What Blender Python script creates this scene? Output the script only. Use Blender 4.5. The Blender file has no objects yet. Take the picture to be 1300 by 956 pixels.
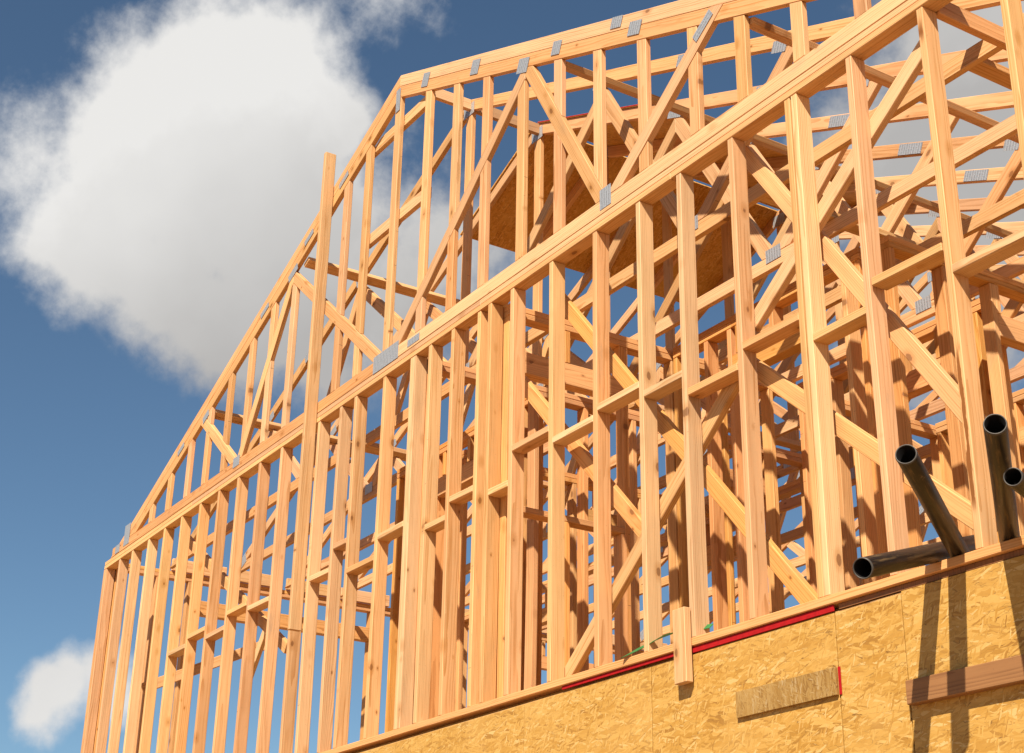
import bpy, bmesh, math, random
from mathutils import Vector, Matrix
random.seed(11)
S = bpy.context.scene
COL = S.collection
V = Vector

# ------------------------------------------------------------------ camera
cam_d = bpy.data.cameras.new('camera')
cam = bpy.data.objects.new('camera', cam_d)
COL.objects.link(cam)
RIGHT = V((0.5320549, 0.8465477, 0.0165695))
UP = V((0.3407375, -0.2319862, 0.9110875))
FWD = V((-0.7751229, 0.4791027, 0.4118799))
CAM = V((11.5127, -4.3181, -4.0612))
cam.matrix_world = Matrix(((RIGHT.x, UP.x, -FWD.x, CAM.x), (RIGHT.y, UP.y, -FWD.y, CAM.y),
                           (RIGHT.z, UP.z, -FWD.z, CAM.z), (0, 0, 0, 1)))
cam_d.sensor_width = 36
cam_d.lens = 1966.6 / 1300 * 36
cam_d.shift_y = -44.5 / 1300
cam_d.clip_start = 0.1
cam_d.clip_end = 3000
S.camera = cam

# ------------------------------------------------------------------ light and exposure
SUN = V((0.74, -1.0, 1.25)).normalized()
EXPOSURE = 0.92
SKY_STRENGTH = 0.05
sun_d = bpy.data.lights.new('sun', 'SUN')
sun_d.energy = 5.0
sun_d.angle = math.radians(0.53)
sun_d.color = (1.0, 0.915, 0.79)
sun = bpy.data.objects.new('sun', sun_d)
sun.rotation_euler = SUN.to_track_quat('Z', 'Y').to_euler()
sun.location = (20, -25, 30)
COL.objects.link(sun)
S.view_settings.view_transform = 'Standard'
S.view_settings.look = 'None'
S.view_settings.gamma = 1
S.view_settings.exposure = EXPOSURE
S.view_settings.use_curve_mapping = False
S.render.engine = 'CYCLES'
S.cycles.max_bounces = 8
S.cycles.diffuse_bounces = 5

# ------------------------------------------------------------------ node helper
class NT:
    def __init__(s, tree):
        s.t = tree
    def n(s, kind, **kw):
        nd = s.t.nodes.new(kind)
        for k, v in kw.items():
            setattr(nd, k, v)
        return nd
    def link(s, a, b):
        s.t.links.new(a, b)
    def put(s, sock, v):
        if isinstance(v, bpy.types.NodeSocket):
            s.t.links.new(v, sock)
        else:
            sock.default_value = v
    def math(s, op, a, b=0.0, c=0.0, clamp=False):
        nd = s.n('ShaderNodeMath', operation=op, use_clamp=clamp)
        for i, v in enumerate((a, b, c)):
            s.put(nd.inputs[i], v)
        return nd.outputs[0]
    def vm(s, op, a, b=(0, 0, 0), scale=None):
        nd = s.n('ShaderNodeVectorMath', operation=op)
        s.put(nd.inputs[0], a)
        s.put(nd.inputs[1], b)
        if scale is not None:
            s.put(nd.inputs['Scale'], scale)
        return nd.outputs['Value'] if op in ('LENGTH', 'DOT_PRODUCT', 'DISTANCE') else nd.outputs[0]
    def noise(s, vec, scale, detail=3.0, rough=0.55, dist=0.0, color=False):
        nd = s.n('ShaderNodeTexNoise')
        s.put(nd.inputs['Vector'], vec)
        nd.inputs['Scale'].default_value = scale
        nd.inputs['Detail'].default_value = detail
        nd.inputs['Roughness'].default_value = rough
        nd.inputs['Distortion'].default_value = dist
        return nd.outputs['Color' if color else 0]
    def smooth(s, v, lo, hi, a=0.0, b=1.0):
        nd = s.n('ShaderNodeMapRange', interpolation_type='SMOOTHSTEP')
        s.put(nd.inputs['Value'], v)
        nd.inputs['From Min'].default_value = lo
        nd.inputs['From Max'].default_value = hi
        nd.inputs['To Min'].default_value = a
        nd.inputs['To Max'].default_value = b
        return nd.outputs[0]
    def mix(s, f, a, b, blend='MIX'):
        nd = s.n('ShaderNodeMix', data_type='RGBA', blend_type=blend)
        s.put(nd.inputs[0], f)
        s.put(nd.inputs[6], a if isinstance(a, bpy.types.NodeSocket) else (*a, 1))
        s.put(nd.inputs[7], b if isinstance(b, bpy.types.NodeSocket) else (*b, 1))
        return nd.outputs[2]
    def scalev(s, vec, xyz):
        return s.vm('MULTIPLY', vec, xyz)
    def bump(s, h, strength, dist=0.01):
        nd = s.n('ShaderNodeBump')
        nd.inputs['Strength'].default_value = strength
        nd.inputs['Distance'].default_value = dist
        s.put(nd.inputs['Height'], h)
        return nd.outputs[0]

# ------------------------------------------------------------------ sky with clouds
world = bpy.data.worlds.new('World')
S.world = world
world.use_nodes = True
w = NT(world.node_tree)
world.node_tree.nodes.clear()
out = w.n('ShaderNodeOutputWorld')
bg = w.n('ShaderNodeBackground')
w.link(bg.outputs[0], out.inputs[0])
sky = w.n('ShaderNodeTexSky', sky_type='NISHITA')
sky.sun_disc = False
sky.sun_elevation = math.asin(SUN.z)
sky.sun_rotation = math.atan2(SUN.x, SUN.y)
sky.altitude = 900
sky.air_density = 1.0
sky.dust_density = 0.35
sky.ozone_density = 2.2
tc = w.n('ShaderNodeTexCoord')
direction = w.vm('NORMALIZE', tc.outputs['Generated'])
# cumulus lobes: direction of the centre, angular radius
LOBES = [
((-0.9353, 0.3, 0.1878), 0.0229, 0.68),
((-0.9495, 0.2599, 0.1758), 0.0183, 0.59),
((-0.9396, 0.2746, 0.2045), 0.0152, 0.68),
((-0.8614, 0.2724, 0.4288), 0.0509, 1),
((-0.8669, 0.2347, 0.4397), 0.0407, 0.9),
((-0.8595, 0.3139, 0.4033), 0.0381, 0.8),
((-0.8033, 0.2563, 0.5376), 0.0661, 1.0),
((-0.7792, 0.2948, 0.553), 0.0529, 1.0),
((-0.8273, 0.2376, 0.5091), 0.0575, 1.0),
((-0.8204, 0.2944, 0.4902), 0.0948, 1.0),
((-0.8535, 0.229, 0.4682), 0.0546, 1.0),
((-0.8155, 0.3431, 0.466), 0.0719, 1.0),
((-0.8456, 0.3336, 0.4169), 0.0603, 1.0),
((-0.8707, 0.2129, 0.4433), 0.0409, 0.9),
((-0.7805, 0.3356, 0.5274), 0.0380, 1.0),
((-0.8577, 0.179, 0.4821), 0.0380, 0.38),
((-0.8388, 0.3704, 0.3989), 0.0356, 0.7),
((-0.7825, 0.429, 0.4512), 0.0661, 0.55),
((-0.8056, 0.4081, 0.4294), 0.0560, 0.8),
((-0.564, 0.667, 0.4868), 0.1043, 0.9),
((-0.522, 0.6574, 0.5435), 0.0763, 0.9),
((-0.6043, 0.679, 0.4169), 0.0687, 0.8),
((-0.5866, 0.6285, 0.5107), 0.0483, 0.6),
((-0.9442, 0.2681, 0.1915), 0.0240, 0.8),
((-0.9357, 0.2883, 0.2032), 0.0203, 0.7),
((-0.7259, 0.3452, 0.5948), 0.0280, 0.24),
((-0.43, 0.8, 0.30), 0.1000, 1.0),
((-0.72, 0.1, 0.69), 0.1000, 1.0),
((-0.9, -0.2, 0.39), 0.1200, 1.0),
((-0.5, 0.25, 0.83), 0.1200, 1.0),
]
def cloud_density(vec):
    warp = w.vm('SUBTRACT', w.noise(vec, 9.0, 4.0, 0.6, color=True), (.5, .5, .5))
    q = w.vm('ADD', vec, w.vm('SCALE', warp, scale=0.060))
    d = None
    for c, r, k in LOBES:
        e = w.math('MULTIPLY_ADD', w.vm('DISTANCE', q, c), -k / r, k)
        d = e if d is None else w.math('SMOOTH_MAX', d, e, 0.34)
    d = w.math('MULTIPLY_ADD', w.math('MAXIMUM', w.math('SUBTRACT', d, 0.30), 0.0), 0.40, d)      # thick towards the middle
    f = w.math('SUBTRACT', w.noise(vec, 26.0, 7.0, 0.62), 0.5)
    g = w.math('SUBTRACT', w.noise(vec, 80.0, 5.0, 0.6), 0.5)
    d = w.math('MULTIPLY_ADD', f, 0.82, d)
    return w.math('MULTIPLY_ADD', g, 0.26, d)
den = cloud_density(direction)
den_sunward = cloud_density(w.vm('NORMALIZE', w.vm('ADD', direction, (0.030, -0.012, 0.060))))
alpha = w.smooth(den, -0.14, 0.50)
sunward = UP * 0.85 - RIGHT * 0.50
lit = w.smooth(w.vm('DOT_PRODUCT', direction, tuple(sunward)), 0.05, 0.24, 0.0, 0.95)
lit = w.math('ADD', lit, w.math('MULTIPLY_ADD', w.noise(direction, 13.0, 4.0, 0.5), 0.42, -0.21))
lit = w.math('ADD', lit, w.smooth(den_sunward, 0.5, -0.2, 0.0, 0.22), clamp=True)
sz = w.n('ShaderNodeSeparateXYZ')
w.put(sz.inputs[0], direction)
lit = w.math('MULTIPLY_ADD', w.smooth(sz.outputs[2], 0.33, 0.22), 0.55, lit, clamp=True)
cloud_col = w.mix(lit, (5.0, 4.88, 4.78), (8.8, 8.7, 8.5))
sky_col = w.mix(1.0, sky.outputs[0], (0.87, 1.0, 1.0), 'MULTIPLY')
w.link(w.mix(alpha, sky_col, cloud_col), bg.inputs['Color'])
bg.inputs['Strength'].default_value = SKY_STRENGTH

# ------------------------------------------------------------------ materials
def material(name):
    m = bpy.data.materials.new(name)
    m.use_nodes = True
    t = m.node_tree
    t.nodes.clear()
    nt = NT(t)
    o = nt.n('ShaderNodeOutputMaterial')
    b = nt.n('ShaderNodeBsdfPrincipled')
    nt.link(b.outputs[0], o.inputs[0])
    return m, nt, b

def wood(name, light, pink, late, dirt=0.0, dark=1.0, pitch=()):
    m, nt, b = material(name)
    tc = nt.n('ShaderNodeTexCoord')
    oi = nt.n('ShaderNodeObjectInfo')
    rnd = oi.outputs['Random']
    rnd2 = nt.math('FRACT', nt.math('MULTIPLY', rnd, 37.7))
    rnd3 = nt.math('FRACT', nt.math('MULTIPLY', rnd, 173.3))
    comb = nt.n('ShaderNodeCombineXYZ')
    nt.put(comb.inputs[0], nt.math('MULTIPLY_ADD', rnd, 0.16, -0.08))
    nt.put(comb.inputs[1], nt.math('MULTIPLY_ADD', rnd2, 0.12, 0.01))
    nt.put(comb.inputs[2], nt.math('MULTIPLY', rnd3, 41.0))
    p = nt.vm('ADD', tc.outputs['Object'], comb.outputs[0])
    # growth rings round a pith line that wanders along the board
    wob = nt.vm('SUBTRACT', nt.noise(nt.scalev(p, (6, 6, 0.9)), 1.0, 3.0, 0.55, color=True), (.5, .5, .5))
    pr = nt.vm('ADD', p, nt.scalev(wob, (.05, .05, 0)))
    sep = nt.n('ShaderNodeSeparateXYZ')
    nt.put(sep.inputs[0], pr)
    rad = nt.math('SQRT', nt.math('ADD', nt.math('MULTIPLY', sep.outputs[0], sep.outputs[0]), nt.math('MULTIPLY', sep.outputs[1], sep.outputs[1])))
    ring = nt.math('FRACT', nt.math('MULTIPLY', rad, 105.0))
    ring = nt.smooth(ring, 0.25, 0.95)
    ring2 = nt.noise(nt.scalev(p, (70, 70, 1.1)), 1.0, 4.0, 0.6)
    streak = nt.noise(nt.scalev(p, (24, 24, 0.7)), 1.0, 4.0, 0.6)
    fine = nt.noise(nt.scalev(p, (420, 420, 9)), 1.0, 2.0, 0.5)
    base = nt.mix(nt.smooth(nt.math('ADD', nt.math('MULTIPLY', streak, 0.7), nt.math('MULTIPLY', rnd2, 0.42)), 0.32, 0.95), light, pink)
    grain = nt.math('MULTIPLY', ring, nt.smooth(ring2, 0.3, 0.68))
    base = nt.mix(nt.math('MULTIPLY', grain, 0.74), base, late)
    base = nt.mix(nt.smooth(fine, 0.48, 0.8, 0.0, 0.25), base, late)
    # knots
    vor = nt.n('ShaderNodeTexVoronoi', feature='F1')
    pk = nt.vm('ADD', nt.scalev(p, (10.5, 1.0, 5.5)), nt.vm('SCALE', wob, scale=0.22))
    nt.put(vor.inputs['Vector'], pk)
    vor.inputs['Scale'].default_value = 1.0
    sc = nt.n('ShaderNodeSeparateColor')
    nt.put(sc.inputs[0], vor.outputs['Color'])
    keep = nt.math('GREATER_THAN', sc.outputs[0], 0.40)
    kd = nt.math('ADD', vor.outputs['Distance'], nt.math('MULTIPLY_ADD', nt.noise(p, 90, 2), 0.06, -0.03))
    size = nt.math('MULTIPLY_ADD', sc.outputs[1], 0.11, 0.055)
    ratio = nt.math('DIVIDE', kd, size)
    halo = nt.math('MULTIPLY', nt.smooth(ratio, 2.4, 0.9), keep)
    core = nt.math('MULTIPLY', nt.smooth(ratio, 1.0, 0.72), keep)
    base = nt.mix(nt.math('MULTIPLY', halo, 0.5), base, late)
    base = nt.mix(nt.math('MULTIPLY', core, 0.85), base, (0.20, 0.085, 0.03))
    # scuffs, mill dirt and small nail or staple dots
    dn = nt.noise(nt.scalev(p, (9, 9, 2.2)), 1.0, 5.0, 0.62)
    base = nt.mix(nt.smooth(dn, 0.62 - dirt * 0.25, 0.86, 0.0, 0.5), base, (0.20, 0.155, 0.11))
    vn = nt.n('ShaderNodeTexVoronoi', feature='F1')
    nt.put(vn.inputs['Vector'], nt.scalev(p, (20, 1.0, 12.0)))
    vs = nt.n('ShaderNodeSeparateColor')
    nt.put(vs.inputs[0], vn.outputs['Color'])
    nail = nt.math('MULTIPLY', nt.smooth(vn.outputs['Distance'], 0.115, 0.065), nt.math('GREATER_THAN', vs.outputs[0], 0.86))
    base = nt.mix(nt.math('MULTIPLY', nail, 0.85), base, (0.03, 0.022, 0.018))
    for z0, z1, half in pitch:      # resin bleeding down the narrow face
        so = nt.n('ShaderNodeSeparateXYZ')
        nt.put(so.inputs[0], tc.outputs['Object'])
        edge = nt.math('MULTIPLY_ADD', nt.noise(nt.scalev(tc.outputs['Object'], (60, 60, 9)), 1.0, 4.0, 0.6), 0.034, -0.017)
        across = nt.smooth(nt.math('ADD', nt.math('ABSOLUTE', so.outputs[1]), edge), half + 0.003, half - 0.001)
        along = nt.math('MULTIPLY', nt.smooth(so.outputs[2], z0, z0 + 0.08), nt.smooth(so.outputs[2], z1, z1 - 0.10))
        m_ = nt.math('MULTIPLY', nt.math('MULTIPLY', across, along), nt.math('LESS_THAN', so.outputs[0], -0.0405))
        base = nt.mix(nt.math('MULTIPLY', m_, 0.9), base, (0.17, 0.055, 0.012))
    # board to board tone
    hsv = nt.n('ShaderNodeHueSaturation')
    nt.put(hsv.inputs['Color'], base)
    mott = nt.smooth(nt.noise(nt.scalev(p, (7, 7, 1.6)), 1.0, 4.0, 0.6), 0.3, 0.7, -0.08, 0.07)
    nt.put(hsv.inputs['Value'], nt.math('ADD', nt.math('MULTIPLY_ADD', rnd3, 0.28 * dark, 0.84 * dark), mott))
    nt.put(hsv.inputs['Saturation'], nt.math('MULTIPLY_ADD', rnd, 0.14, 0.97))
    nt.put(hsv.inputs['Hue'], nt.math('MULTIPLY_ADD', rnd2, -0.008, 0.503))
    nt.put(b.inputs['Base Color'], hsv.outputs[0])
    b.inputs['Roughness'].default_value = 0.62
    b.inputs['Specular IOR Level'].default_value = 0.28
    h = nt.math('ADD', nt.math('MULTIPLY', fine, 0.5), nt.math('ADD', nt.math('MULTIPLY', grain, 0.4), nt.math('MULTIPLY', ring2, 0.5)))
    nt.put(b.inputs['Normal'], nt.bump(h, 0.35, 0.0012))
    return m

M_WOOD = wood('fir_lumber', (0.620, 0.382, 0.192), (0.590, 0.325, 0.152), (0.38, 0.168, 0.048))
M_TRUSS = wood('fir_truss_lumber', (0.605, 0.354, 0.176), (0.570, 0.308, 0.146), (0.34, 0.145, 0.043), 0.12)
M_OLD = wood('weathered_lumber', (0.50, 0.305, 0.145), (0.44, 0.245, 0.115), (0.28, 0.14, 0.055), 0.45)
M_INNER = wood('reddish_inner_lumber', (0.60, 0.325, 0.132), (0.56, 0.272, 0.104), (0.33, 0.132, 0.036), 0.2)  # redder inner wood; on the braces its darker tone stands for shade
M_STAIN = wood('stained_lumber', (0.60, 0.345, 0.140), (0.56, 0.295, 0.115), (0.42, 0.19, 0.06))
M_PITCH = wood('resin_streaked_lumber', (0.620, 0.382, 0.192), (0.590, 0.325, 0.152), (0.38, 0.168, 0.048), 0, 1.0, ((0.12, 0.85, 0.007), (2.20, 2.37, 0.010)))
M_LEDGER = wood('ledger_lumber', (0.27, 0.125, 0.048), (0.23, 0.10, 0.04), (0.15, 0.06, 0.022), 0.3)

def osb(name, tint, value=1.0, cell=1.0, upright=False):
    m, nt, b = material(name)
    tc = nt.n('ShaderNodeTexCoord')
    p0 = nt.vm('ADD', tc.outputs['Object'], nt.scalev(nt.n('ShaderNodeObjectInfo').outputs['Location'], (3.1, 1.7, 2.3)))
    wob = nt.vm('SUBTRACT', nt.noise(p0, 7.0, 3.0, 0.6, color=True), (.5, .5, .5))
    p = nt.vm('ADD', p0, nt.vm('SCALE', wob, scale=0.045))
    cols, edges, hs = [], [], []
    for i, (ang, sx, sz) in enumerate(((0.04, 1.7, 12), (-0.26, 3.0, 22), (0.34, 3.6, 27), (1.15, 5.0, 32))):
        mp = nt.n('ShaderNodeMapping')
        nt.put(mp.inputs['Vector'], p)
        mp.inputs['Rotation'].default_value = (0, ang + (math.pi / 2 if upright else 0), 0)
        mp.inputs['Location'].default_value = (i * 3.7, i * 1.3, i * 2.9)
        mv = nt.scalev(mp.outputs[0], (sx * cell, 14.0, sz * cell))
        v = nt.n('ShaderNodeTexVoronoi', feature='F1')
        nt.put(v.inputs['Vector'], mv)
        s = nt.n('ShaderNodeSeparateColor')
        nt.put(s.inputs[0], v.outputs['Color'])
        cols.append(s)
        e = nt.n('ShaderNodeTexVoronoi', feature='DISTANCE_TO_EDGE')
        nt.put(e.inputs['Vector'], mv)
        edges.append(nt.smooth(e.outputs['Distance'], 0.0, 0.07))
    tone, edge, pick = cols[0].outputs[0], edges[0], cols[0].outputs[1]
    for k in (1, 2, 3):
        f = nt.math('GREATER_THAN', cols[k].outputs[2], 0.60 + 0.085 * k)
        def mx(a, bb):
            return nt.math('ADD', nt.math('MULTIPLY', a, nt.math('SUBTRACT', 1.0, f)), nt.math('MULTIPLY', bb, f))
        tone, edge, pick = mx(tone, cols[k].outputs[0]), mx(edge, edges[k]), mx(pick, cols[k].outputs[1])
    ramp = nt.n('ShaderNodeValToRGB')
    nt.put(ramp.inputs[0], tone)
    cr = ramp.color_ramp
    t = tint
    cr.elements[0].color = (0.31 * t[0], 0.150 * t[1], 0.036 * t[2], 1)
    cr.elements[1].color = (0.60 * t[0], 0.395 * t[1], 0.160 * t[2], 1)
    for pos, c in ((0.14, (0.42, 0.215, 0.050)), (0.5, (0.49, 0.270, 0.072)), (0.88, (0.55, 0.325, 0.100))):
        el = cr.elements.new(pos)
        el.color = (c[0] * t[0], c[1] * t[1], c[2] * t[2], 1)
    grain = nt.noise(nt.scalev(p, (30, 30, 260)), 1.0, 3.0, 0.6)
    col = nt.mix(nt.smooth(grain, 0.45, 0.75, 0.0, 0.28), ramp.outputs[0], (0.36, 0.19, 0.06))
    col = nt.mix(nt.math('MULTIPLY', nt.math('SUBTRACT', 1.0, edge), nt.smooth(pick, 0.55, 0.95, 0.04, 0.85)), col, (0.13, 0.06, 0.018))
    blot = nt.noise(p0, 2.3, 4.0, 0.6)
    col = nt.mix(nt.smooth(blot, 0.42, 0.75, 0.0, 0.45), col, (0.58, 0.36, 0.13))
    dot = nt.n('ShaderNodeTexVoronoi', feature='F1')
    nt.put(dot.inputs['Vector'], nt.scalev(p0, (13, 13, 13)))
    ds = nt.n('ShaderNodeSeparateColor')
    nt.put(ds.inputs[0], dot.outputs['Color'])
    dd = nt.math('MULTIPLY', nt.smooth(dot.outputs['Distance'], 0.055, 0.03), nt.math('GREATER_THAN', ds.outputs[0], 0.72))
    col = nt.mix(dd, col, (0.05, 0.03, 0.015))
    hsv = nt.n('ShaderNodeHueSaturation')
    nt.put(hsv.inputs['Color'], col)
    hsv.inputs['Value'].default_value = value
    hsv.inputs['Saturation'].default_value = 1.06
    nt.put(b.inputs['Base Color'], hsv.outputs[0])
    b.inputs['Roughness'].default_value = 0.6
    b.inputs['Specular IOR Level'].default_value = 0.3
    nt.put(b.inputs['Normal'], nt.bump(nt.math('ADD', nt.math('MULTIPLY', tone, 1.0), nt.math('MULTIPLY', edge, 0.6)), 0.12, 0.0010))
    return m

M_OSB = osb('osb_sheathing', (1, 1.03, 1.10), 0.90)
M_OSB_ROOF = osb('osb_roof_sheathing', (1.0, 0.92, 0.95), 1.05)
M_OSB_CHIP = osb('osb_offcut', (0.80, 0.86, 1.1), 0.74, 1.5, True)

def galvanised():
    m, nt, b = material('galvanised_plate')
    tc = nt.n('ShaderNodeTexCoord')
    p = tc.outputs['Object']
    sep = nt.n('ShaderNodeSeparateXYZ')
    nt.put(sep.inputs[0], p)
    def stripe(v, f, lo, hi):
        return nt.smooth(nt.math('ABSOLUTE', nt.math('SUBTRACT', nt.math('FRACT', nt.math('MULTIPLY', v, f)), 0.5)), hi, lo)
    slot = nt.math('MULTIPLY', stripe(sep.outputs[0], 46.0, 0.16, 0.30), nt.smooth(nt.noise(nt.scalev(p, (50, 1, 120)), 1.0, 1.0), 0.3, 0.55))
    spang = nt.noise(p, 160, 3.0, 0.6)
    col = nt.mix(nt.smooth(spang, 0.35, 0.7), (0.38, 0.39, 0.40), (0.54, 0.55, 0.56))
    col = nt.mix(nt.math('MULTIPLY', slot, 0.42), col, (0.13, 0.125, 0.12))
    nt.put(b.inputs['Base Color'], col)
    b.inputs['Metallic'].default_value = 0.55
    b.inputs['Roughness'].default_value = 0.48
    nt.put(b.inputs['Normal'], nt.bump(slot, 0.5, -0.002))
    return m
M_GALV = galvanised()

def flat(name, col, rough=0.6, metal=0.0, var=0.12, scale=30):
    m, nt, b = material(name)
    tc = nt.n('ShaderNodeTexCoord')
    n = nt.noise(tc.outputs['Object'], scale, 4.0, 0.6)
    c2 = tuple(c * (1 - var * 2) for c in col)
    nt.put(b.inputs['Base Color'], nt.mix(nt.smooth(n, 0.35, 0.7), col, c2))
    b.inputs['Roughness'].default_value = rough
    b.inputs['Specular IOR Level'].default_value = 0.2
    b.inputs['Metallic'].default_value = metal
    return m
M_RED = flat('red_paint', (0.34, 0.005, 0.007), 0.8)
M_GREEN = flat('green_strap', (0.03, 0.16, 0.045), 0.4)
M_FIBRE = flat('grey_membrane', (0.33, 0.33, 0.32), 0.8, 0, 0.1, 12)
M_INK = flat('stamp_ink', (0.035, 0.025, 0.02), 0.7)

def steel():
    m, nt, b = material('weathered_steel')
    tc = nt.n('ShaderNodeTexCoord')
    p = tc.outputs['Object']
    a = nt.noise(nt.scalev(p, (58, 58, 3.2)), 1.0, 5.0, 0.7)
    c = nt.noise(p, 26, 4.0, 0.65)
    col = nt.mix(nt.smooth(a, 0.50, 0.64), (0.009, 0.006, 0.005), (0.11, 0.066, 0.027))
    col = nt.mix(nt.smooth(c, 0.62, 0.78, 0, 0.6), col, (0.24, 0.17, 0.09))
    nt.put(b.inputs['Base Color'], col)
    b.inputs['Metallic'].default_value = 0.25
    nt.put(b.inputs['Roughness'], nt.smooth(a, 0.3, 0.7, 0.36, 0.55))
    nt.put(b.inputs['Normal'], nt.bump(c, 0.2, 0.002))
    return m
M_STEEL = steel()
M_RIM = flat('cut_steel', (0.085, 0.075, 0.065), 0.5, 0.4)
M_BORE = flat('shaded_bore', (0.006, 0.005, 0.005), 0.9)  # shade inside the pipe, put into the colour as near black

def dirt():
    m, nt, b = material('graded_dirt')
    tc = nt.n('ShaderNodeTexCoord')
    p = tc.outputs['Object']
    n1 = nt.noise(p, 0.25, 6.0, 0.6)
    n2 = nt.noise(p, 6.0, 6.0, 0.65)
    col = nt.mix(n1, (0.30, 0.180, 0.085), (0.40, 0.250, 0.130))
    col = nt.mix(nt.smooth(n2, 0.4, 0.7, 0, 0.5), col, (0.22, 0.13, 0.065))
    nt.put(b.inputs['Base Color'], col)
    b.inputs['Roughness'].default_value = 0.95
    nt.put(b.inputs['Normal'], nt.bump(n2, 0.8, 0.06))
    return m
M_DIRT = dirt()

# ------------------------------------------------------------------ building helpers
def link_mesh(name, bm, mat, matrix=None, parent=None):
    me = bpy.data.meshes.new(name)
    bm.normal_update()
    bm.to_mesh(me)
    bm.free()
    me.materials.append(mat)
    o = bpy.data.objects.new(name, me)
    COL.objects.link(o)
    if matrix is not None:
        if parent is not None:
            matrix = Matrix.Translation(-parent.location) @ matrix
        o.matrix_basis = matrix
    if parent is not None:
        o.parent = parent
    return o

def tag(o, label, cat, group=None, kind=None):
    o['label'] = label
    o['category'] = cat
    if group:
        o['group'] = group
    o['kind'] = kind or 'thing'
    return o

def thing(name, loc, label, cat, group=None):
    o = bpy.data.objects.new(name, None)
    o.empty_display_size = 0.2
    o.location = loc
    COL.objects.link(o)
    return tag(o, label, cat, group)

def clip_poly(poly, p, n):
    res = []
    for i in range(len(poly)):
        a, b = poly[i], poly[(i + 1) % len(poly)]
        da = (a[0] - p[0]) * n[0] + (a[1] - p[1]) * n[1]
        db = (b[0] - p[0]) * n[0] + (b[1] - p[1]) * n[1]
        if da <= 0:
            res.append(a)
        if (da < 0 < db) or (db < 0 < da):
            t = da / (da - db)
            res.append((a[0] + (b[0] - a[0]) * t, a[1] + (b[1] - a[1]) * t))
    return res

def board(name, parent, a, b, wdir, wd, th, mat=None, clips=(), bevel=0.003, warp=True):
    """a stick of lumber from a to b: local z along it, local x across its wide face"""
    mat = mat or M_WOOD
    a, b = V(a), V(b)
    L = (b - a).length
    z = (b - a) / L
    wdir = V(wdir)
    x = (wdir - z * wdir.dot(z)).normalized()
    y = z.cross(x)
    poly = [(-wd / 2, 0), (wd / 2, 0), (wd / 2, L), (-wd / 2, L)]
    for p, n in clips:
        p, n = V(p), V(n)
        q = ((p - a).dot(x), (p - a).dot(z))
        poly = clip_poly(poly, q, (n.dot(x), n.dot(z)))
    if len(poly) < 3:
        raise ValueError('clipped away')
    bm = bmesh.new()
    lo = [bm.verts.new((u, -th / 2, v)) for u, v in poly]
    hi = [bm.verts.new((u, th / 2, v)) for u, v in poly]
    n = len(poly)
    bm.faces.new(lo)
    bm.faces.new(hi[::-1])
    for i in range(n):
        bm.faces.new((lo[(i + 1) % n], lo[i], hi[i], hi[(i + 1) % n]))
    bmesh.ops.recalc_face_normals(bm, faces=bm.faces[:])
    if bevel:
        bmesh.ops.bevel(bm, geom=bm.edges[:], offset=bevel, segments=1, affect='EDGES', clamp_overlap=True)
    if name in ('stud', 'upright_board', 'diagonal_brace') and L > 1.2:    # no stick is quite straight
        for k in range(1, 6):
            bmesh.ops.bisect_plane(bm, geom=bm.verts[:] + bm.edges[:] + bm.faces[:], plane_co=(0, 0, L * k / 6), plane_no=(0, 0, 1))
        ax, ay, tw = jit(0.003), jit(0.007), jit(0.05)
        for v in bm.verts:
            t = v.co.z / L
            e = math.sin(math.pi * t)
            c_, s_ = math.cos(tw * e), math.sin(tw * e)
            v.co.x, v.co.y = v.co.x * c_ - v.co.y * s_ + ax * e, v.co.x * s_ + v.co.y * c_ + ay * e
    mw = Matrix(((x.x, y.x, z.x, a.x), (x.y, y.y, z.y, a.y), (x.z, y.z, z.z, a.z), (0, 0, 0, 1)))
    return link_mesh(name, bm, mat, mw, parent)

def jit(s=0.0015):
    return random.uniform(-s, s)

def box(name, parent, lo, hi, mat, bevel=0.002):
    lo, hi = V(lo), V(hi)
    c = (lo + hi) / 2
    h = (hi - lo) / 2
    bm = bmesh.new()
    bmesh.ops.create_cube(bm, size=2)
    for v in bm.verts:
        v.co = V((v.co.x * h.x, v.co.y * h.y, v.co.z * h.z))
    if bevel:
        bmesh.ops.bevel(bm, geom=bm.edges[:], offset=bevel, segments=1, affect='EDGES', clamp_overlap=True)
    return link_mesh(name, bm, mat, Matrix.Translation(c), parent)

X, Y, Z = V((1, 0, 0)), V((0, 1, 0)), V((0, 0, 1))
T, W4, W6 = 0.038, 0.089, 0.140         # lumber thickness and widths
XL, XR, XC = -2.84, 8.64, 2.90          # left corner, right corner, ridge
FLOOR = -2.436                          # underside of the bottom plate
STUD0 = -2.398                          # top of the bottom plate
DEPTH = 13 * 0.61
GROUND = -5.66

# ------------------------------------------------------------------ ground
bm = bmesh.new()
bmesh.ops.create_grid(bm, x_segments=60, y_segments=60, size=900)
for v in bm.verts:
    d = (v.co.xy - V((3, 4))).length
    v.co.z = 0 if d < 60 else 0.5 * math.sin(v.co.x * 0.02) * math.cos(v.co.y * 0.017)
g = link_mesh('ground', bm, M_DIRT, Matrix.Translation((0, 0, GROUND)))
g['kind'] = 'structure'
g['label'] = 'bare graded dirt round the unfinished house'

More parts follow.
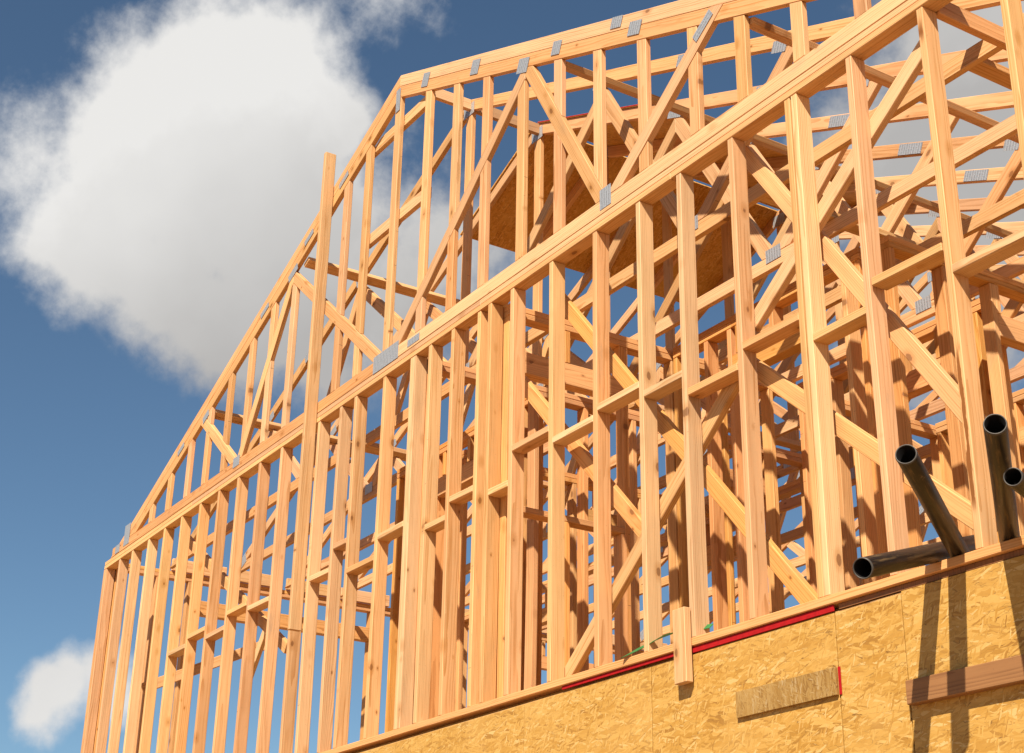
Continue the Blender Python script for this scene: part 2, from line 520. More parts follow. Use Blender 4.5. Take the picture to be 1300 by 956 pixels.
# ------------------------------------------------------------------ lower storey with OSB skin
low = thing('sheathed_lower_storey', (2.9, 0, GROUND), 'lower storey wall skinned in golden strand board under the bare framing', 'wall')
seams = [XL, -1.40, -0.18, 1.04, 2.26, 3.48, 4.70, 5.79, 7.012, 7.377, 8.60]
for i in range(len(seams) - 1):
    zt = -2.470 if i < 8 else (-2.472 if i == 8 else -2.462)
    zs = [zt, -4.3, GROUND + 0.05]
    for k in range(2):
        box('osb_panel', low, (seams[i] + 0.004, 0.006 + jit(0.001), zs[k + 1] + 0.0025), (seams[i + 1] - 0.0025, 0.019, zs[k] - 0.0025), M_OSB, 0.0015)
box('rim_board', low, (XL + 0.002, 0.021, -2.70), (XR - 0.02, 0.06, -2.462), M_OLD)
for x0 in (XL + 0.004, XR - 0.016):
    for k in range(6):
        y0 = 0.03 + k * 1.30
        box('osb_panel', low, (x0, y0 + 0.002, GROUND + 0.05), (x0 + 0.012, y0 + 1.298, -2.462), M_OSB, 0.0015)
for k in range(8):
    x0 = XL + 0.02 + k * 1.43
    box('osb_panel', low, (x0, DEPTH - 0.03, GROUND + 0.05), (x0 + 1.428, DEPTH - 0.018, -2.462), M_OSB, 0.0015)
box('floor_deck', low, (XL + 0.02, 0.064, -2.459), (XR - 0.02, DEPTH - 0.035, -2.4375), M_OSB, 0.0)
# red paint along the top of the skin, as far as the third sheet from the corner
box('red_paint_line', low, (5.05, 0.0065, -2.4545), (6.040, 0.0125, -2.4375), M_RED, 0.0008)
box('red_paint_line', low, (6.044, 0.0062, -2.4640), (7.010, 0.0125, -2.4375), M_RED, 0.0008)
box('red_paint_line', low, (7.013, 0.0020, -2.80), (7.027, 0.0055, -2.69), M_RED, 0.0008)
# dark strip that paints in the shadow under the plate, beyond the red line
box('shade_strip', low, (7.030, 0.0155, -2.4600), (8.60, 0.0188, -2.4380), M_LEDGER, 0.0008)

# ------------------------------------------------------------------ front stud wall
wall = thing('gable_wall_frame', (2.9, 0, FLOOR), 'front stud wall of pale new lumber with staggered blocking under the gable truss', 'wall frame')
STUDS = [(-2.84, 2), (-2.415, 1), (-2.07, 1), (-1.645, 1), (-1.235, 1), (-.825, 1), (-.415, 1), (-.004, 1), (.402, 1), (.809, 1), (1.222, 1),
         (1.625, 1), (1.880, 1), (2.226, 1), (2.462, 1), (2.88, 1), (3.270, 2), (3.508, 1), (3.805, 1), (4.117, 1), (4.252, 1), (4.502, 1),
         (4.918, 1), (5.338, 1), (5.742, 1), (6.092, 1), (6.500, 1), (6.926, 2), (7.335, 1), (7.767, 1), (8.194, 1), (8.564, 2)]
SEGS = []
for sx, n in STUDS:
    for k in range(n):
        x = sx + T / 2 + k * T
        mat = M_STAIN if (abs(sx - 6.926) < 1e-3 and k == 0) else (M_PITCH if sx == 7.767 else (M_TRUSS if (sx * 7.31) % 1 < 0.22 else M_WOOD))
        dx = jit(0.007)
        y = W4 / 2 + jit(0.0018)
        board('stud', wall, (x - 0.0005, y, STUD0 + 0.0008), (x + dx, y + jit(0.001), -0.0008), Y, W4 - 0.0015, T - 0.0012, mat)
    SEGS.append((sx, sx + n * T))
BLOCKS = {-1.645: None, -.825: -1.212, -.415: -1.152, -.004: -1.233, .402: -1.125, .809: -1.174, 1.880: -1.193, 2.226: -1.048,
          2.462: -1.270, 2.88: -1.147, 3.508: -1.241, 3.805: -1.146, 4.252: -1.226, 4.502: -1.035, 4.918: -1.114, 5.338: -1.064,
          5.742: -1.124, 6.092: -1.233, 6.500: -1.142, 6.926: -1.274, 7.335: -1.159, 7.767: -1.280, 8.194: -1.165}
for i in range(len(SEGS) - 1):
    zb = BLOCKS.get(STUDS[i][0])
    if zb is None:
        continue
    x0, x1 = SEGS[i][1] + 0.001, SEGS[i + 1][0] - 0.001
    zc = zb + T / 2
    board('blocking', wall, (x0, W4 / 2 + jit(), zc), (x1, W4 / 2 + jit(), zc + jit(0.006)), Y, W4 - 0.001, T)
def runs(a, b, cuts):
    pts = [a] + cuts + [b]
    return [(pts[i] + 0.0012, pts[i + 1] - 0.0012) for i in range(len(pts) - 1)]
for x0, x1 in runs(XL, XR, [1.9, 6.05]):
    board('top_plate', wall, (x0, W4 / 2 - 0.001, T / 2), (x1, W4 / 2 - 0.001, T / 2), Y, W4, T - 0.001)
for x0, x1 in runs(XL, XR, [-.6, 4.15]):
    board('top_plate', wall, (x0, W4 / 2 + 0.001, T * 1.5), (x1, W4 / 2 + 0.001, T * 1.5), Y, W4, T - 0.001)
for x0, x1 in runs(XL, XR, [2.1]):
    board('bottom_plate', wall, (x0, W4 / 2 - 0.004, STUD0 - T / 2), (x1, W4 / 2 - 0.004, STUD0 - T / 2), Y, W4, T - 0.001, M_TRUSS)

# ------------------------------------------------------------------ trusses
SL = 5 / 12
CN = math.cos(math.atan(SL))
SN = math.sin(math.atan(SL))
APEX = 2.412
BC0, BC1 = 0.0775, 0.166                # bottom chord lower and upper edge
def slope_z(x, drop=0.0):
    """height of the roof line at x, or of the line a distance drop below it (square to the slope)"""
    return APEX - SL * abs(x - XC) - drop / CN

def gusset(parent, x, z, y, wx, wz, ang=0.0, name='gusset_plate'):
    bm = bmesh.new()
    bmesh.ops.create_cube(bm, size=1)
    for v in bm.verts:
        v.co = V((v.co.x * wx, v.co.y * 0.0016, v.co.z * wz))
    m = Matrix.Translation((x, y - 0.0014, z)) @ Matrix.Rotation(ang, 4, 'Y')
    return link_mesh(name, bm, M_GALV, m, parent)

def strut(name, parent, p, q, y, clips, mat=None, wd=W4, th=T, overrun=0.25):
    p, q = V((p[0], y, p[1])), V((q[0], y, q[1]))
    d = (q - p).normalized()
    return board(name, parent, p - d * overrun, q + d * overrun, Y.cross(d), wd, th - 0.001, mat or M_TRUSS, clips)

def above_bc(e=0.0008):
    return (V((0, 0, BC1 + e)), V((0, 0, -1)))
def below_roof(side, drop):
    n = V((SN * side, 0, CN))
    return (V((XC, 0, APEX)) - n * drop, n)
def left_of(x):
    return (V((x, 0, 0)), V((1, 0, 0)))
def right_of(x):
    return (V((x, 0, 0)), V((-1, 0, 0)))

B1, B2 = (0.335, 0.14), (5.475, 0.14)
T1, T2, T3, T4 = (-0.50, 0.76), (1.185, 1.45), (4.625, 1.45), (6.385, 0.76)
CT = (2.905, 0.12)

def top_chords(parent, y, drops, mat):
    for side in (-1, 1):
        for i, d in enumerate(drops):
            n = V((SN * side, 0, CN))
            mid = V((XC, y + jit(0.0008), APEX)) - n * (d + W4 / 2)
            u = V((CN * side, 0, -SN * side * side))
            cuts = [right_of(XC + 0.0008) if side > 0 else left_of(XC - 0.0008)]
            lim = XL if side < 0 else XR
            cuts.append(left_of(lim) if side > 0 else right_of(lim))
            cuts.append((V((0, 0, BC1 + 0.001)), V((0, 0, -1))) if i == 1 else (V((0, 0, BC0 + 0.001)), V((0, 0, -1))))
            board('top_chord', parent, mid - u * 0.4, mid + u * 6.6, n, W4 - 0.001, T - 0.001, mat, cuts)

def wide_chord_under(x0, x1, drop):
    pass

# --- gable end truss
gy = T / 2 + 0.0005
gt = thing('gable_truss', (2.9, 0, 0.076), 'gable end roof truss with close upright studs on top of the front wall', 'roof truss')
top_chords(gt, gy, (0.0, W4), M_TRUSS)
for x0, x1 in runs(XL + 0.19, XR - 0.19, [2.95]):
    board('bottom_chord', gt, (x0, gy - 0.001, (BC0 + BC1) / 2), (x1, gy - 0.001, (BC0 + BC1) / 2), Z, BC1 - BC0, T, M_TRUSS,
          [below_roof(-1, 2 * W4 + 0.001), below_roof(1, 2 * W4 + 0.001)] if False else [])
D2 = 2 * W4 + 0.001
gw = [(T1, B1, -1, D2), (B1, T2, -1, D2), (T2, CT, -1, D2), (CT, T3, 1, D2), (T3, B2, 1, D2), (B2, T4, 1, W4 + 0.001)]
WEB_LINES = []
for i, (a, b, side, dr) in enumerate(gw):
    cl = [above_bc(), below_roof(side, dr)]
    a2, b2 = V((a[0], 0, a[1])), V((b[0], 0, b[1]))
    if i == 0: b2.x -= 0.02
    if i == 1: a2.x += 0.035; cl.append(left_of(T2[0] + 0.012))
    if i == 2: a2.x += 0.030; b2.x -= 0.06; cl += [right_of(T2[0] + 0.014), left_of(CT[0] + 0.004)]
    if i == 3: a2.x += 0.06; b2.x -= 0.030; cl += [left_of(T3[0] - 0.004), right_of(CT[0] + 0.006)]
    if i == 4: a2.x += 0.040; b2.x -= 0.03; cl += [right_of(T3[0] - 0.002), left_of(B2[0] + 0.006)]
    if i == 5: a2.x += 0.045; cl.append(right_of(B2[0] + 0.008))
    strut('web', gt, (a2.x, a2.z), (b2.x, b2.z), gy - (0.003 if i == 5 else 0.0006 * (i % 2)), cl)
    d = (b2 - a2).normalized()
    nrm = V((-d.z, 0, d.x))
    if nrm.z < 0:
        nrm = -nrm
    WEB_LINES.append((a2, b2, nrm))
GSTUDS = [-1.70, -1.28, -.84, -.43, -.02, .39, .79, 1.19, 1.62, 2.05, 2.39, 2.845, 3.305, 3.705, 4.10, 4.54, 4.95, 5.36, 5.78, 6.22, 6.59, 7.0, 7.41]
for k, gx in enumerate(GSTUDS):
    xc = gx + 0.04
    side = -1 if xc < XC else 1
    ztop = slope_z(xc - 0.04 * side, 2 * W4) + 0.06
    cuts_roof = below_roof(side, D2)
    # the studs are cut round the webs they meet
    spans = [(BC1 + 0.001, ztop, [])]
    for a2, b2, nrm in WEB_LINES:
        x_lo, x_hi = min(a2.x, b2.x), max(a2.x, b2.x)
        if not (x_lo - 0.06 < xc < x_hi + 0.06):
            continue
        t = (xc - a2.x) / (b2.x - a2.x)
        zc = a2.z + (b2.z - a2.z) * t
        new = []
        for z0, z1, cl in spans:
            if z0 < zc < z1:
                new.append((z0, z1, cl + [(a2 - nrm * (W4 / 2 + 0.001), nrm)]))
                new.append((z0, z1, cl + [(a2 + nrm * (W4 / 2 + 0.001), -nrm)]))
            else:
                new.append((z0, z1, cl))
        spans = new
    off = jit(0.001)
    for z0, z1, cl in spans:
        try:
            x = board('gable_stud', gt, (xc + jit(0.002), gy + 0.0005 + off, z0), (xc + jit(0.004), gy + 0.0005 + off, z1), X, 0.082, T - 0.003, M_TRUSS, [cuts_roof] + cl)
            zs = [v.co.z for v in x.data.vertices]
            if not zs or max(zs) - min(zs) < 0.09:
                bpy.data.objects.remove(x)
        except (ValueError, ZeroDivisionError):
            pass
ANG = math.atan(SL)
fy = gy - T / 2
for x, z, wx, wz, a in ((2.885, 2.20, .062, .19, 0), (3.30, slope_z(3.30, W4), .10, .105, ANG), (4.00, slope_z(4.0, W4), .11, .105, ANG),
                        (4.60, slope_z(4.6, .165), .13, .10, ANG), (4.98, slope_z(4.98, .10), .10, .09, ANG), (5.60, slope_z(5.6, .035), .11, .07, ANG),
                        (5.77, slope_z(5.77, .10), .12, .085, ANG), (2.03, slope_z(2.03, .095), .16, .05, -ANG), (1.45, slope_z(1.45, .095), .16, .05, -ANG),
                        (1.19, slope_z(1.19, .185), .17, .065, -ANG), (.66, slope_z(.66, .095), .16, .05, -ANG), (-1.02, slope_z(-1.02, .095), .15, .05, -ANG),
                        (-.47, slope_z(-.47, .185), .13, .065, -ANG), (2.91, .135, .36, .125, 0), (.345, .155, .13, .085, 0), (5.475, .165, .105, .125, 0),
                        (-2.26, .205, .15, .20, 0), (-2.50, .125, .12, .08, 0), (3.30, .120, .16, .05, 0)):
    gusset(gt, x, z, fy - 0.0015, wx, wz, a)
# the mirrored half beyond the frame
for x, z, wx, wz, a in ((7.99, .205, .15, .20, 0), (8.28, .125, .12, .08, 0)):
    gusset(gt, x, z, fy - 0.0015, wx, wz, a)
# the webbing overlaps the chord where it is plated high up on the right
gusset(gt, 6.36, .765, fy - 0.0045, .055, .17, math.radians(57))

# --- common trusses behind
def make_truss(y, label):
    t = thing('roof_truss', (2.9, y, 0.076), label, 'roof truss', 'roof trusses behind the gable truss')
    yc = y
    top_chords(t, yc, (0.0,), M_TRUSS)
    for x0, x1 in runs(XL + 0.02, XR - 0.02, [2.95]):
        board('bottom_chord', t, (x0, yc + 0.0005, (BC0 + BC1) / 2), (x1, yc + 0.0005, (BC0 + BC1) / 2), Z, BC1 - BC0, T, M_TRUSS,
              [below_roof(-1, W4 + 0.001) if x0 < 0 else below_roof(1, W4 + 0.001)])
    D1 = W4 + 0.001
    ws = [((-.47, .80), (.30, .14), -1), ((.375, .14), (1.175, 1.49), -1), ((1.235, 1.49), (2.84, .14), -1),
          ((2.97, .14), (4.57, 1.49), 1), ((4.63, 1.49), (5.44, .14), 1), ((5.515, .14), (6.30, .80), 1)]
    ends = {0: [left_of(.335)], 1: [right_of(.337), left_of(1.203)], 2: [right_of(1.205), left_of(2.858)], 3: [left_of(4.598), right_of(2.942)],
            4: [right_of(4.60), left_of(5.475)], 5: [right_of(5.477)]}
    for i, (a, b, side) in enumerate(ws):
        strut('web', t, a, b, yc - 0.0006 * (i % 2), [above_bc(), below_roof(side, D1)] + ends[i], M_OLD if i == 3 else None)
    board('king_post', t, (XC, yc, BC1 + 0.001), (XC, yc, APEX), X, W4 - 0.006, T - 0.002, M_TRUSS, [below_roof(-1, D1), below_roof(1, D1)])
    f = yc - T / 2
    for x, z, wx, wz, a in ((XC, slope_z(XC, .09), .15, .10, 0), (1.20, slope_z(1.2, .09), .15, .075, -ANG), (4.60, slope_z(4.6, .09), .15, .075, ANG),
                            (-.45, slope_z(-.45, .085), .12, .07, -ANG), (6.29, slope_z(6.29, .085), .12, .07, ANG), (.335, .165, .13, .085, 0),
                            (5.475, .165, .13, .085, 0), (2.90, .165, .24, .09, 0), (5.50, slope_z(5.5, .045), .21, .075, ANG), (.30, slope_z(.3, .045), .21, .075, -ANG),
                            
                            (-2.35, .16, .18, .10, -ANG), (8.15, .16, .18, .10, ANG)):
        gusset(t, x, z, f - 0.0012, wx, wz, a)
    return t

TR_LABELS = ['bare roof truss standing right behind the gable truss',
             'roof truss that carries the red front edge of the roof sheathing',
             'first roof truss behind the one under the red sheathing edge',
             'roof truss under the middle of the roof sheathing',
             'last roof truss but one under the roof sheathing',
             'roof truss at the back edge of the roof sheathing',
             'first bare roof truss behind the back edge of the roof sheathing',
             'second bare roof truss behind the back edge of the roof sheathing',
             'bare roof truss midway between the roof sheathing and the back wall',
             'fourth roof truss in front of the back wall truss',
             'third roof truss in front of the back wall truss',
             'second roof truss in front of the back wall truss',
             'rearmost roof truss, standing on the back wall of the house']
first_truss = make_truss(0.61, TR_LABELS[0])
for i in range(1, 13):
    r = first_truss.copy()
    COL.objects.link(r)
    r.location.y = 0.61 * (i + 1) - (0.022 if i == 12 else 0)
    r['label'] = TR_LABELS[i]
    for ch in list(first_truss.children):
        c = ch.copy()
        COL.objects.link(c)
        c.parent = r

# ------------------------------------------------------------------ boards between trusses
def lone(name, a, b, wdir, wd, th, label, cat, mat=None, group=None, clips=()):
    return tag(board(name, None, a, b, wdir, wd, th, mat or M_WOOD, clips), label, cat, group)

NEAR = ['the gable truss and the truss behind it', 'the two trusses behind the gable']
for k in range(2):
    y0 = (0.041 if k == 0 else 0.61 + 0.0205)
    lone('ridge_block', (XC + 0.015, y0, APEX - 0.062), (XC + 0.015, 0.61 * (k + 1) - 0.0205, APEX - 0.062), Z, W4, T,
         'short ridge block set between ' + NEAR[k], 'block', M_OLD if k else M_WOOD, 'ridge blocks')
def purlin(x, drop, y0, y1, label, mat=None):
    side = -1 if x < XC else 1
    n = V((SN * side, 0, CN))
    z = slope_z(x, drop)
    lone('purlin', (x, y0, z), (x, y1, z), V((CN * side, 0, -SN * side * side)), W4, T, label, 'brace board', mat, 'purlin boards nailed under the top chords')
purlin(1.34, 2 * W4 + 0.022, 0.041, 2.05, 'purlin board under the left top chords near the tall upright board', M_WOOD)
purlin(-.40, 2 * W4 + 0.022, 0.041, 2.05, 'lowest purlin board on the left slope near the eave', M_WOOD)
purlin(4.98, 2 * W4 + 0.022, 0.041, 4.90, 'purlin board under the right top chords beside the roof sheathing edge', M_OLD)
purlin(6.66, 2 * W4 + 0.022, 0.041, 6.10, 'purlin board lower on the right slope, above the long doubled stud', M_WOOD)
purlin(7.62, 2 * W4 + 0.022, 0.041, 6.10, 'lowest purlin board on the right slope near the right eave', M_OLD)
lone('joist_block', (7.80, 0.0905, 0.0335), (7.80, 0.589, 0.0335), Z, W4, T, 'joist block running back from the top plate above the resin streaked stud', 'block', M_TRUSS)
for k, (x, y0, y1, lab) in enumerate(((1.20, 0.64, 2.5, 'flat lateral board lying on the bottom chords left of the centre splice'),
                                      (3.10, 0.64, 3.7, 'flat lateral board lying on the bottom chords by the centre splice plate'),
                                      (5.95, 0.64, 4.9, 'flat lateral board lying on the bottom chords right of the lower web plate'),
                                      (7.45, 0.64, 4.9, 'flat lateral board lying on the bottom chords near the right end'))):
    lone('lateral_board', (x, y0, BC1 + T / 2 + 0.002), (x, y1, BC1 + T / 2 + 0.002), X, W4, T, lab, 'brace board', M_WOOD, 'lateral boards on the bottom chords')
# vent framing behind the gable studs
lone('vent_rail', (2.22, 0.06, 2.028), (3.315, 0.06, 2.022), Z, W4, T, 'upper level rail nailed behind the gable studs under the peak', 'rail', None, None, [below_roof(-1, D2 + 0.0), below_roof(1, D2)])
lone('vent_rail', (2.40, 0.06, 1.252), (3.315, 0.06, 1.248), Z, W4, T, 'lower level rail nailed behind the gable studs below the peak', 'rail', None, None)

# ------------------------------------------------------------------ roof sheathing with red edges
def sheathing(side, x_reach, y0, y1, label):
    o = thing('roof_sheathing', (XC, y0, APEX), label, 'roof sheathing')
    n = V((SN * side, 0, CN))
    u = V((CN * side, 0, -SN))
    def slab(nm, s0, s1, ya, yb, lift, th, mat):
        bm = bmesh.new()
        bmesh.ops.create_cube(bm, size=1)
        c = V((XC, (ya + yb) / 2, APEX)) + u * (s0 + s1) / 2 + n * (lift + th / 2)
        for v in bm.verts:
            v.co = V((v.co.x * (s1 - s0), v.co.y * (yb - ya), v.co.z * th))
        yv = n.cross(u)
        m = Matrix(((u.x, yv.x, n.x, c.x), (u.y, yv.y, n.y, c.y), (u.z, yv.z, n.z, c.z), (0, 0, 0, 1)))
        link_mesh(nm, bm, mat, m, o)
    half = (y0 + y1) / 2
    slab('osb_panel', 0.02, x_reach, y0, half - 0.0015, 0.001, 0.012, M_OSB_ROOF)
    slab('osb_panel', 0.02, x_reach, half + 0.0015, y1, 0.001, 0.012, M_OSB_ROOF)
    if side > 0:
        slab('red_edge', 0.02, x_reach, y0 - 0.002, y0 - 0.0003, 0.0045, 0.007, M_RED)
        slab('red_edge', x_reach + 0.0003, x_reach + 0.002, y0, y1, 0.0045, 0.007, M_RED)
sheathing(1, 1.66, 1.19, 3.66, 'roof sheathing sheets with red painted edges on the right slope behind the peak')
sheathing(-1, 1.23, 1.19, 3.66, 'roof sheathing sheets on the left slope, seen dark from below')

# ------------------------------------------------------------------ side, back and inner walls
def frame_wall(name, label, p0, p1, inward, openings=(), top=0.0, spacing=0.4064, cat='wall frame', blocks=None, eave=False, mat=None):
    mat = mat or M_INNER
    """stud wall from p0 to p1 (x, y); openings: (s0, s1, sill, head) along it"""
    p0, p1 = V((*p0, 0)), V((*p1, 0))
    d = (p1 - p0).normalized()
    L = (p1 - p0).length
    n = V((-d.y, d.x, 0)) * inward
    o = thing(name, ((p0 + p1) / 2 + Z * FLOOR), label, cat)
    def at(s, z, off=W4 / 2):
        return p0 + d * s + n * off + Z * z
    for i, z in enumerate((top - T / 2, top - T * 1.5)):
        board('top_plate', o, at(0, z), at(L, z), n, W4 - 0.001 * i, T - 0.001, mat)
    board('bottom_plate', o, at(0, FLOOR + T / 2 + 0.002), at(L, FLOOR + T / 2 + 0.002), n, W4, T - 0.001, mat)
    zt = top - 2 * T - 0.001
    zb = STUD0 + 0.003
    s = 0.02
    pos = []
    while s < L - 0.05:
        pos.append(s)
        s += spacing
    pos.append(L - 0.02)
    for s in pos:
        hit = [q for q in openings if q[0] + 0.005 < s < q[1] - 0.005]
        if not hit:
            board('stud', o, at(s + jit(0.004), zb), at(s + jit(0.004), zt), n, W4 - 0.002, T, mat)
        else:
            s0, s1, sill, head = hit[0]
            if zt - (head + 0.14) > 0.06:
                board('cripple_stud', o, at(s, head + 0.141), at(s, zt), n, W4 - 0.002, T, mat)
            if sill - zb > 0.1:
                board('cripple_stud', o, at(s, zb), at(s, sill - T - 0.001), n, W4 - 0.002, T, mat)
    for s0, s1, sill, head in openings:
        for s in (s0, s1):
            board('trimmer_stud', o, at(s, zb), at(s, zt), n, W4 - 0.004, T, mat)
        board('header', o, at(s0 + T / 2 + 0.001, head + 0.07), at(s1 - T / 2 - 0.001, head + 0.07), Z, 0.14, W4 - 0.006, mat)
        if sill - zb > 0.1:
            board('window_sill', o, at(s0 + T / 2 + 0.001, sill - T / 2), at(s1 - T / 2 - 0.001, sill - T / 2), n, W4 - 0.003, T, mat)
    if eave:            # solid blocking over the plates, between the truss heels
        for i in range(12):
            s0 = 0.61 * i + 0.61 + 0.022 - 0.093
            board('eave_block', o, at(s0, 0.136, 0.10), at(s0 + 0.564, 0.136, 0.10), Z, 0.118, T, M_WOOD)
    if blocks:
        for i in range(len(pos) - 1):
            if any(q[0] - 0.1 < (pos[i] + pos[i + 1]) / 2 < q[1] + 0.1 for q in openings):
                continue
            z = blocks + (0.05 if i % 2 else -0.05)
            board('blocking', o, at(pos[i] + T / 2 + 0.001, z), at(pos[i + 1] - T / 2 - 0.001, z), n, W4 - 0.003, T, mat)
    return o

frame_wall('side_wall_frame', 'left side stud wall with a wide opening under its header, running back from the corner', (XL, 0.093), (XL, DEPTH - 0.10), -1,
           [(0.75, 2.75, -2.39, -.31), (4.6, 6.2, -2.39, -.31)], 0.076, eave=True)
frame_wall('side_wall_frame', 'right side stud wall running back from the right corner', (XR, 0.093), (XR, DEPTH - 0.10), 1,
           [(1.6, 3.6, -1.35, -.42), (5.0, 6.6, -1.35, -.42)], 0.076)
frame_wall('back_wall_frame', 'back stud wall of the upper floor with window openings', (XL, DEPTH - 0.005), (XR, DEPTH - 0.005), -1,
           [(1.2, 3.0, -1.35, -.42), (4.6, 7.2, -2.38, -.42), (8.6, 10.2, -1.35, -.42)], 0.076)
frame_wall('partition_frame', 'inner stud partition meeting the front wall at the doubled studs, with a window beam', (4.25, 0.093), (4.25, 3.74), -1,
           [(0.06, 0.86, -1.26, -.43)], 0.0)
frame_wall('partition_frame', 'inner stud partition farther left, behind the doubled stud below the centre splice', (3.36, 0.093), (3.36, 3.74), 1,
           [(2.0, 2.9, -2.38, -.40)], 0.0)
frame_wall('partition_frame', 'cross partition of studs and headers deep inside, parallel to the front wall', (4.36, 3.745), (XR - 0.10, 3.745), -1,
           [(0.7, 1.7, -2.38, -.40), (2.6, 3.7, -2.38, -.40)], 0.0)
frame_wall('partition_frame', 'left cross partition deep inside, parallel to the front wall', (XL + 0.10, 3.745), (3.24, 3.745), -1,
           [(1.2, 2.2, -2.38, -.40), (4.0, 4.9, -2.38, -.40)], 0.0)
frame_wall('partition_frame', 'short inner partition behind the right half of the front wall', (6.15, 1.35), (6.15, 3.65), -1,
           [(0.8, 1.6, -2.38, -.40)], 0.0)
frame_wall('partition_frame', 'closet partition parallel to the front wall, close behind the crossed braces', (4.36, 1.40), (6.04, 1.40), -1,
           [(0.55, 1.25, -2.38, -.40)], 0.0, 0.305)
frame_wall('partition_frame', 'second closet partition, parallel to the front wall and behind the first', (4.36, 2.45), (6.04, 2.45), -1,
           [(0.75, 1.35, -2.38, -.40)], 0.0, 0.305)
frame_wall('partition_frame', 'short partition parallel to the front wall, behind the foot of the upright board', (1.30, 1.05), (3.26, 1.05), -1,
           [(0.62, 1.30, -2.38, -.40)], 0.0, 0.36)
frame_wall('partition_frame', 'hall partition left of the doubled studs, running back', (1.92, 1.16), (1.92, 3.64), -1,
           [(1.0, 1.8, -2.38, -.40)], 0.0)
frame_wall('partition_frame', 'inner partition running to the back wall behind the cross partition', (5.2, 3.93), (5.2, DEPTH - 0.11), -1,
           [(1.0, 2.2, -2.38, -.40)], 0.0)

# ------------------------------------------------------------------ diagonal wall braces
def brace(p, q, y, label, mat=None, th=T, wd=0.080):
    p3, q3 = V((p[0], y, p[1])), V((q[0], y, q[1]))
    d = (q3 - p3).normalized()
    lone('diagonal_brace', p3, q3, Y.cross(d), wd, th, label, 'brace', mat, 'diagonal braces nailed behind the front wall')
YB = W4 + T / 2 + 0.003
brace((4.93, -2.375), (6.47, -1.115), YB, 'diagonal brace rising right from the bottom plate towards a block', M_WOOD)
brace((6.50, -.985), (7.74, -.085), YB, 'diagonal brace rising right to the top plate, upper right of the wall', M_WOOD)
brace((6.46, .0), (7.72, -1.86), YB + T + 0.002, 'diagonal brace falling right from the top plate past the doubled stud', M_INNER)  # darker lumber on the falling braces paints them as if in shade
brace((4.40, -.52), (5.62, -1.79), YB + T + 0.002, 'diagonal brace falling right behind the pair of doubled studs', M_INNER)
brace((4.74, -.07), (6.76, -2.38), YB + T + 0.002, 'long diagonal brace falling right to the bottom plate, crossing the rising one', M_INNER)
brace((6.40, -1.12), (7.74, -2.29), YB + T + 0.002, 'diagonal brace falling right towards the foot of the steel pipes', M_INNER)
brace((-1.60, -1.32), (-.98, -.55), YB + 0.9, 'short diagonal brace inside the left end of the front wall', M_WOOD)
brace((-1.2, -.02), (1.3, -1.52), YB + T + 0.002, 'long diagonal brace falling right behind the left studs', M_INNER)

# slanting brace that runs back into the house from the side wall
lone('slanting_brace', (-1.75, 0.14, -1.30), (-1.45, 1.3, -.75), Z, W4, T, 'slanting brace leaning back into the house at the left end', 'brace', M_WOOD)

# ------------------------------------------------------------------ loose pieces on the front
lone('upright_board', (1.842, -W4 / 2 - 0.002, -1.525), (1.842, -W4 / 2 - 0.002, 2.255), Y, W4, T,
     'tall upright board nailed on the front, standing up past the left roof edge', 'board', M_WOOD)
lone('scrap_block', (6.07, -0.0245, -2.60), (6.066, -0.0245, -2.262), X, W4, T,
     'short scrap block nailed upright over the bottom plate and the red line', 'block', M_WOOD)
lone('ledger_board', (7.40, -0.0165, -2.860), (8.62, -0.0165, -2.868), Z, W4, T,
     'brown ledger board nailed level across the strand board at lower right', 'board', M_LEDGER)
tag(box('osb_offcut', None, (6.40, -0.009, -2.80), (7.010, 0.0035, -2.69), M_OSB_CHIP, 0.001),
    'rough strand board offcut fixed over the wall skin beside a red line', 'offcut')

# green strap lying along the bottom plate
bm = bmesh.new()
pts = []
for i in range(25):
    t = i / 24
    x = 5.60 + 0.56 * t
    z = STUD0 + 0.006 + 0.062 * math.sin(min(1, t * 1.25) * math.pi * 0.55) * (1 - 0.55 * t) + 0.02 * t
    y = -0.012 + 0.075 * t + 0.012 * math.sin(t * 7)
    pts.append(V((x, y, z)))
vs = []
for i, p in enumerate(pts):
    tl = 0.5 + 0.3 * math.sin(i * 0.35)
    dy = V((0, math.cos(tl), math.sin(tl))) * 0.017
    nn = V((0, -math.sin(tl), math.cos(tl))) * 0.0012
    vs.append([bm.verts.new(p - dy - nn), bm.verts.new(p + dy - nn), bm.verts.new(p + dy + nn), bm.verts.new(p - dy + nn)])
for i in range(len(vs) - 1):
    for k in range(4):
        bm.faces.new((vs[i][k], vs[i][(k + 1) % 4], vs[i + 1][(k + 1) % 4], vs[i + 1][k]))
bm.faces.new(vs[0][::-1])
bm.faces.new(vs[-1])
bmesh.ops.recalc_face_normals(bm, faces=bm.faces[:])
tag(link_mesh('plastic_strap', bm, M_GREEN, Matrix()), 'green plastic strap curling along the bottom plate by the scrap block', 'strap')

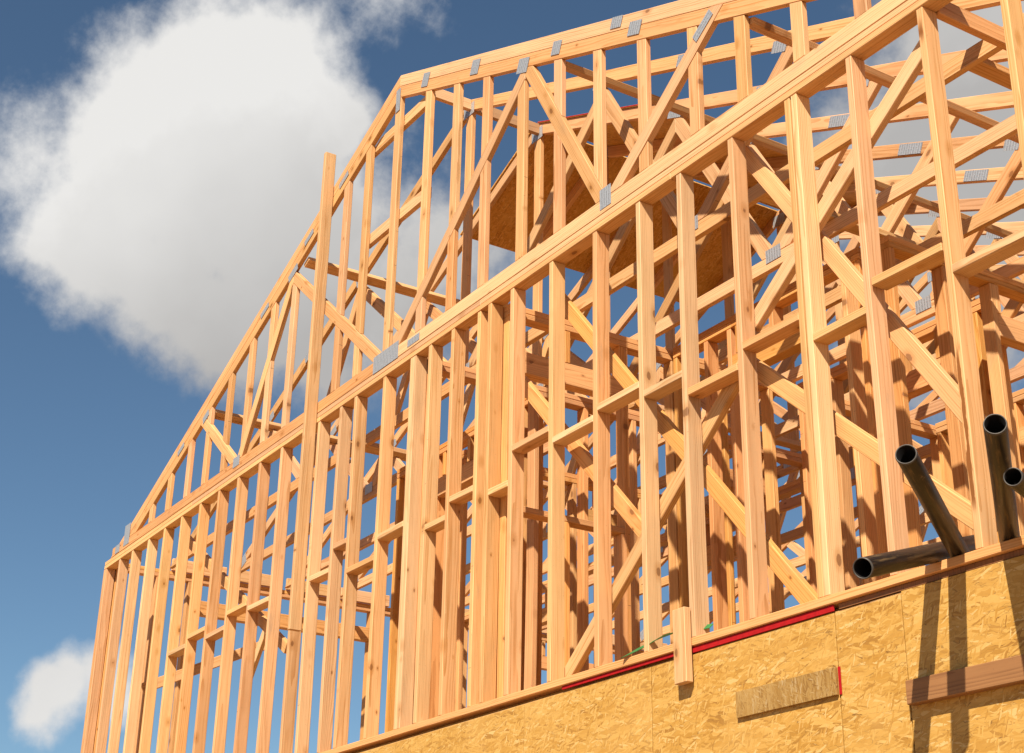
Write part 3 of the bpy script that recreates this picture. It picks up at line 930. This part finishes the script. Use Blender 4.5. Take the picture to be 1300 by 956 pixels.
# steel pipes
def pipe(a, b, r, label):
    a, b = V(a), V(b)
    L = (b - a).length
    z = (b - a) / L
    x = Z.cross(z).normalized()
    y = z.cross(x)
    mw = Matrix(((x.x, y.x, z.x, a.x), (x.y, y.y, z.y, a.y), (x.z, y.z, z.z, a.z), (0, 0, 0, 1)))
    o = thing('steel_pipe', a, label, 'pipe', 'steel pipes lying over the bottom plate')
    bm = bmesh.new()
    N = 40
    prof = [(r, 0.0), (r, L - 0.004), (r - 0.0015, L), (r - 0.0035, L - 0.0005), (r - 0.0045, 0.0)]
    rows = [[bm.verts.new((math.cos(2 * math.pi * i / N) * q, math.sin(2 * math.pi * i / N) * q, h)) for i in range(N)] for q, h in prof]
    for k in range(len(rows)):
        k2 = (k + 1) % len(rows)
        for i in range(N):
            f = bm.faces.new((rows[k][i], rows[k][(i + 1) % N], rows[k2][(i + 1) % N], rows[k2][i]))
            f.smooth = True
            f.material_index = 1 if k == 3 else 0
    bmesh.ops.recalc_face_normals(bm, faces=bm.faces[:])
    link_mesh('pipe_tube', bm, M_STEEL, mw, o).data.materials.append(M_BORE)
    bm = bmesh.new()
    prof = [(r + 0.0006, L - 0.006), (r - 0.0010, L + 0.0012), (r - 0.0042, L + 0.0008), (r - 0.0044, L - 0.004)]
    rows = [[bm.verts.new((math.cos(2 * math.pi * i / N) * q, math.sin(2 * math.pi * i / N) * q, h)) for i in range(N)] for q, h in prof]
    for k in range(len(rows) - 1):
        for i in range(N):
            f = bm.faces.new((rows[k][i], rows[k][(i + 1) % N], rows[k + 1][(i + 1) % N], rows[k + 1][i]))
            f.smooth = True
    bmesh.ops.recalc_face_normals(bm, faces=bm.faces[:])
    link_mesh('cut_rim', bm, M_RIM, mw, o)
    return o
def through(base, end, back):
    base, end = V(base), V(end)
    return base - (end - base) * back, end
PIPE_R = 0.037
pipe(*through((7.68, 0, -2.3605), (8.085, -.65, -2.257), 0.42), PIPE_R, 'dark steel pipe pointing up and outward over the level one')
pipe(*through((7.575, 0, -2.3605), (7.795, -.60, -2.572), 0.9), PIPE_R, 'lower steel pipe reaching sideways along the bottom plate, tilted down')
pipe(*through((7.93, 0, -2.3605), (8.45, -.63, -2.262), 0.42), PIPE_R, 'dark upright looking steel pipe right of the long stud')
pipe(*through((8.15, 0, -2.3605), (8.42, -.54, -2.411), 0.6), 0.031, 'rightmost steel pipe, cut off by the edge of the photo')
